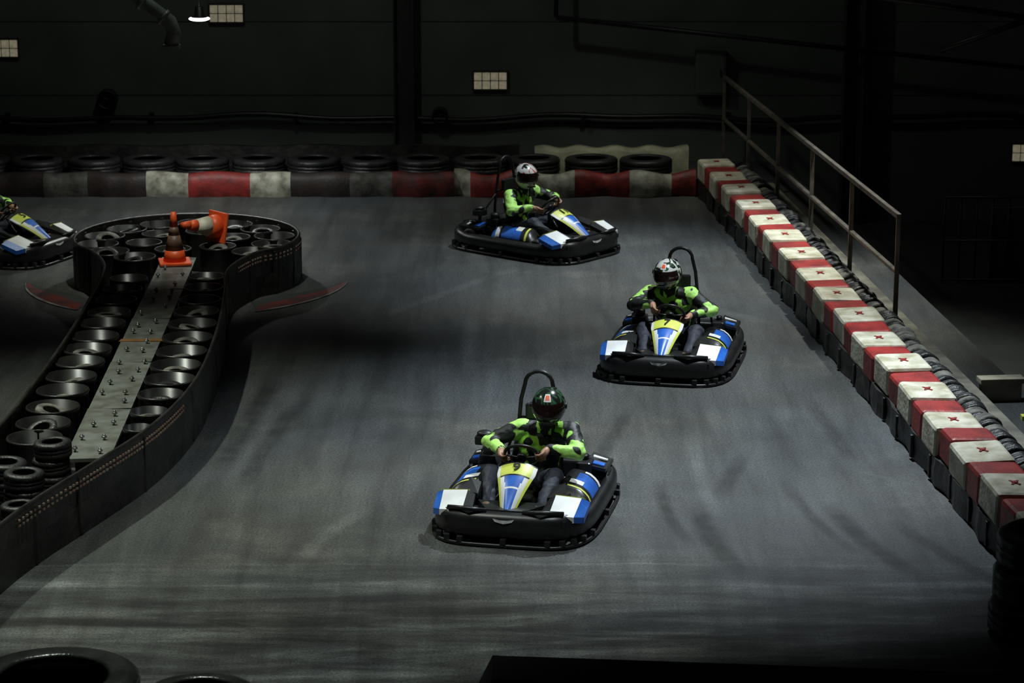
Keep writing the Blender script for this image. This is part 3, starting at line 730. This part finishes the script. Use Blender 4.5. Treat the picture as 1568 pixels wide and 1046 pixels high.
# ------------------------------------------------------------------ driver
def ik(S, W, a, b, hint):
    d = W - S; L = min(d.length, (a + b) * .985); dn = d.normalized()
    x = (a * a - b * b + L * L) / (2 * L); h = math.sqrt(max(a * a - x * x, 0)); hp = (hint - dn * hint.dot(dn)).normalized()
    return S + dn * x + hp * h
def driver(pos, yaw, lean, steer, hyaw, htilt, hm, fwd=0.0, seed=0):
    e = empty('kart_driver', (pos[0], pos[1], 0), yaw)
    mb = MB(); bones = []
    def cap(a, b, r1, r2, m_): mb.capsule(a, b, r1, r2); bones.append((V(a), V(b), (r1 + r2) / 2, m_))
    hip = V((0, .24, .21)); chest = V((lean * .5, .30 - fwd * .5, .50)); nb = V((lean * .75, .26 - fwd, .68)); head = V((lean, .18 - fwd, .86))
    cap(hip + V((-.07, 0, 0)), hip + V((.07, 0, 0)), .125, .125, 2)
    cap(hip, V((lean * .3, .28, .36)), .13, .135, 0)
    for s_ in (-1, 1):
        cap(V((lean * .3 + s_ * .05, .28, .38)), chest + V((s_ * .075, -.03, .04)), .118, .125, 0)
        cap(chest + V((s_ * .06, 0, .08)), nb + V((s_ * .11, .0, -.05)), .11, .075, 0)
    cap(chest + V((0, -.06, .02)), chest + V((0, -.04, .12)), .10, .09, 0)
    cap(nb + V((0, 0, -.04)), head + V((0, .02, -.06)), .068, .064, 3)
    hands = []
    for s_ in (-1, 1):
        ga = (0 if s_ > 0 else pi) + steer; g = wheel_pt(ga, .14)
        O = (g - WC).normalized(); T = WN.cross(O).normalized() * s_
        wr = g + O * .055 + WN * .065 + V((0, .03, -.01))
        sh = nb + V((s_ * .20, .0, -.035))
        el = ik(sh, wr, .28, .25, V((s_ * 1.2, .1, -.38)))
        cap(nb + V((s_ * .07, 0, -.04)), sh, .07, .08, 1); cap(sh, el, .078, .066, 1); cap(el, wr + (el - wr) * .16, .063, .045, 1)
        cap(wr + (el - wr) * .16, wr + (el - wr) * .10, .045, .043, 3); cap(wr + (el - wr) * .1, wr, .033, .031, 1)
        hands.append((g, O, T, wr, s_))
        hj = V((s_ * .09, .20, .20)); kn = V((s_ * .255, -.16, .36)); an_ = V((s_ * .205, -.52, .17)); toe = V((s_ * .20, -.62, .235))
        cap(hj, kn, .098, .078, 2); cap(kn, an_, .076, .050, 2); cap(an_ + V((0, .01, -.01)), toe, .045, .036, 4)
        cap(an_ + V((0, .0, -.02)), an_ + V((0, .04, -.05)), .042, .036, 4)
    me = remesh(mb.mesh('driver_body', ['jacket']), .0115, 4)
    nrm = [v.normal.copy() for v in me.vertices]
    for v, nn in zip(me.vertices, nrm):
        p = v.co
        f = mnoise.noise(V((p.x * 9 + seed * 5, p.y * 9, p.z * 22))) * .010 + mnoise.noise(V((p.x * 26, p.y * 26 + seed, p.z * 40))) * .004
        v.co = p + nn * f
    me.update()
    me.materials.clear()
    for k in ('jacket', 'sleeve', 'trouser', 'balaclava', 'shoe'): me.materials.append(M[k])
    for p in me.polygons:
        c = p.center; best = 9; bi = 0
        for (a, b, r, m_) in bones:
            d = b - a; t = max(0, min(1, (c - a).dot(d) / max(d.length_squared, 1e-9))); q = (c - a - d * t).length - r
            if q < best: best = q; bi = m_
        p.material_index = bi; p.use_smooth = True
    link('body', me, e)
    mb = MB()
    for g, O, T, wr, s_ in hands:
        mb.capsule(wr, g + O * .038 + WN * .022, .029, .032)
        for k in (-1.5, -.5, .5, 1.5): mb.capsule(g + O * .045 + WN * .032 + T * k * .013, g + O * .034 - WN * .008 + T * k * .021, .015, .0125)
        for k, ln in ((-1.5, .8), (-.5, .95), (.5, 1.0), (1.5, .92)):
            o = T * k * .0225
            a = g + O * .034 - WN * .010 + o; b = g + O * .012 - WN * .031 * ln + o; c = g - O * .016 * ln - WN * .028 * ln + o; d = g - O * .028 * ln - WN * .006 + o
            mb.capsule(a, b, .0105, .0098, n=10); mb.capsule(b, c, .0098, .009, n=10); mb.capsule(c, d, .009, .0078, n=10)
        a = g + O * .032 + WN * .028 + T * .028; b = g + O * .008 + WN * .032 + T * .047; c = g - O * .018 + WN * .024 + T * .044
        mb.capsule(a, b, .0135, .0115, n=10); mb.capsule(b, c, .0115, .009, n=10)
    hme = remesh(mb.mesh('driver_hands', ['skin']), .0042, 2); hme.materials.clear(); hme.materials.append(M['skin'])
    link('hands', hme, e)
    Hm = Matrix.Translation(head) @ Matrix.Rotation(hyaw, 4, 'Z') @ Matrix.Rotation(htilt, 4, 'X') @ Matrix.Scale(1.06, 4)
    mb = MB(); nu, nv = 56, 36; vs = []; fs = []
    def hp(az, elv, k=1.0):
        ce = math.cos(elv); x = math.sin(az) * ce; y = -math.cos(az) * ce; z = math.sin(elv)
        rx, ry, rz = .130, .158, .142
        f = max(0, -y)
        lowf = max(0, min(1, (-z + .05) / .5)) * f ** 2
        px, py, pz = x * rx, y * ry - .028 * lowf, z * rz
        if z < 0: px *= 1 - .06 * (-z); pz *= 1.02
        return V((px, py, pz)) * k
    e0 = math.radians(-62); e1 = pi / 2 - .001
    for lay, k in ((0, 1.0), (1, .90)):
        for i in range(nv + 1):
            for j in range(nu): vs.append(hp(2 * pi * j / nu - pi, e0 + (e1 - e0) * i / nv, k))
    def hole(i, j):
        az = 2 * pi * (j + .5) / nu - pi; el_ = e0 + (e1 - e0) * (i + .5) / nv
        return abs(az) < math.radians(66) and math.radians(-17) < el_ < math.radians(24)
    o = (nv + 1) * nu
    for i in range(nv):
        for j in range(nu):
            if hole(i, j): continue
            j2 = (j + 1) % nu; fs.append([i * nu + j, i * nu + j2, (i + 1) * nu + j2, (i + 1) * nu + j]); fs.append([o + i * nu + j, o + (i + 1) * nu + j, o + (i + 1) * nu + j2, o + i * nu + j2])
            for (di, dj, A, B) in ((1, 0, (i + 1, j), (i + 1, j2)), (-1, 0, (i, j), (i, j2)), (0, 1, (i, j2), (i + 1, j2)), (0, -1, (i, j), (i + 1, j))):
                ii = i + di; jj = (j + dj) % nu
                if ii < 0 or (0 <= ii < nv and hole(ii, jj)):
                    a = A[0] * nu + A[1]; b = B[0] * nu + B[1]; fs.append([a, b, o + b, o + a])
    mb.add(vs, fs, 0, True)
    mb.box((0, .13, .09), (.10, .05, .018), 1, rot=(-.6, 0, 0), bev=.006); mb.box((0, -.182, -.075), (.09, .015, .022), 1, bev=.005)
    rows = []
    for i in range(7):
        for j in range(7):
            rows.append(hp(math.radians(-15 + 30 * j / 6 ), math.radians(34 + 26 * i / 6), 1.008))
    mb.add(rows, [[i * 7 + j, i * 7 + j + 1, (i + 1) * 7 + j + 1, (i + 1) * 7 + j] for i in range(6) for j in range(6)], [2 if (abs(j - 2.5) < 2 and i in (1, 2, 3, 4)) else 3 for i in range(6) for j in range(6)], True)
    for s_ in (-1, 1): mb.tube([(s_ * .122, -.01, .01), (s_ * .138, -.01, .01)], .022, 1, 14)
    ho = mb.obj('helmet', [hm, 'plastic', 'orange', 'white'] if hi_red else [hm, 'plastic', hm, hm], e); ho.matrix_local = Hm
    mb = MB(); vs = []; nn_, mm = 24, 8
    for i in range(mm + 1):
        for j in range(nn_ + 1): vs.append(hp(math.radians(-70 + 140 * j / nn_), math.radians(-18 + 44 * i / mm), 1.02))
    mb.add(vs, [[i * (nn_ + 1) + j, i * (nn_ + 1) + j + 1, (i + 1) * (nn_ + 1) + j + 1, (i + 1) * (nn_ + 1) + j] for i in range(mm) for j in range(nn_)], 0, True, Hm)
    mb.obj('visor', ['visor'], e)
    mb = MB()
    mb.ell((0, -.015, -.005), (.088, .105, .115), 0, Hm); mb.ell((0, -.118, -.02), (.013, .018, .026), 0, Hm); mb.ell((0, -.108, -.062), (.026, .012, .008), 3, Hm)
    for s_ in (-1, 1):
        mb.ell((s_ * .033, -.104, .008), (.016, .012, .010), 1, Hm); mb.ell((s_ * .033, -.114, .008), (.007, .005, .007), 2, Hm)
        mb.tube([(s_ * .016, -.114, .030), (s_ * .034, -.113, .035), (s_ * .052, -.103, .029)], .004, 2, 6, X=Hm); mb.ell((s_ * .09, .0, -.005), (.012, .02, .03), 0, Hm)
    mb.obj('head', ['skin', 'eyew', 'eye', 'bred'], e)
    return e

K = [((.12, 19.95), math.radians(-12), '9', .15, math.radians(8), math.radians(6), .10, 0, .05),
     ((1.57, 24.75), math.radians(-12), '7', -.08, math.radians(-22), math.radians(-10), .12, 1, .05),
     ((.29, 30.1), math.radians(50), '11', -.04, math.radians(10), math.radians(-32), .08, 2, .05),
     ((-6.02, 29.75), math.radians(66), '5', .0, 0, 0, .05, 3, .0)]
for pos, yaw, num, lean, steer, hy, ht, hi, fw in K:
    hi_red = hi in (0, 1)
    kart(pos, yaw, num); driver(pos, yaw, lean, steer, hy, ht, HM[hi], fw, hi)

# ------------------------------------------------------------------ world + camera
w = bpy.data.worlds.new('hall_ambient'); sc.world = w; w.use_nodes = True
w.node_tree.nodes['Background'].inputs[0].default_value = (.7, .85, .8, 1); w.node_tree.nodes['Background'].inputs[1].default_value = .01
cd = bpy.data.cameras.new('camera'); cam = bpy.data.objects.new('camera', cd); COL.objects.link(cam)
cam.location = (0, 0, 6.4); cam.rotation_euler = (math.radians(90 - 14.036), 0, 0); cd.sensor_width = 36; cd.lens = 4000 / 1568 * 36
cd.dof.use_dof = True; cd.dof.focus_distance = 22; cd.dof.aperture_fstop = 4.0; cd.clip_end = 200
sc.camera = cam
sc.view_settings.view_transform = 'Standard'; sc.view_settings.look = 'None'; sc.view_settings.exposure = 0
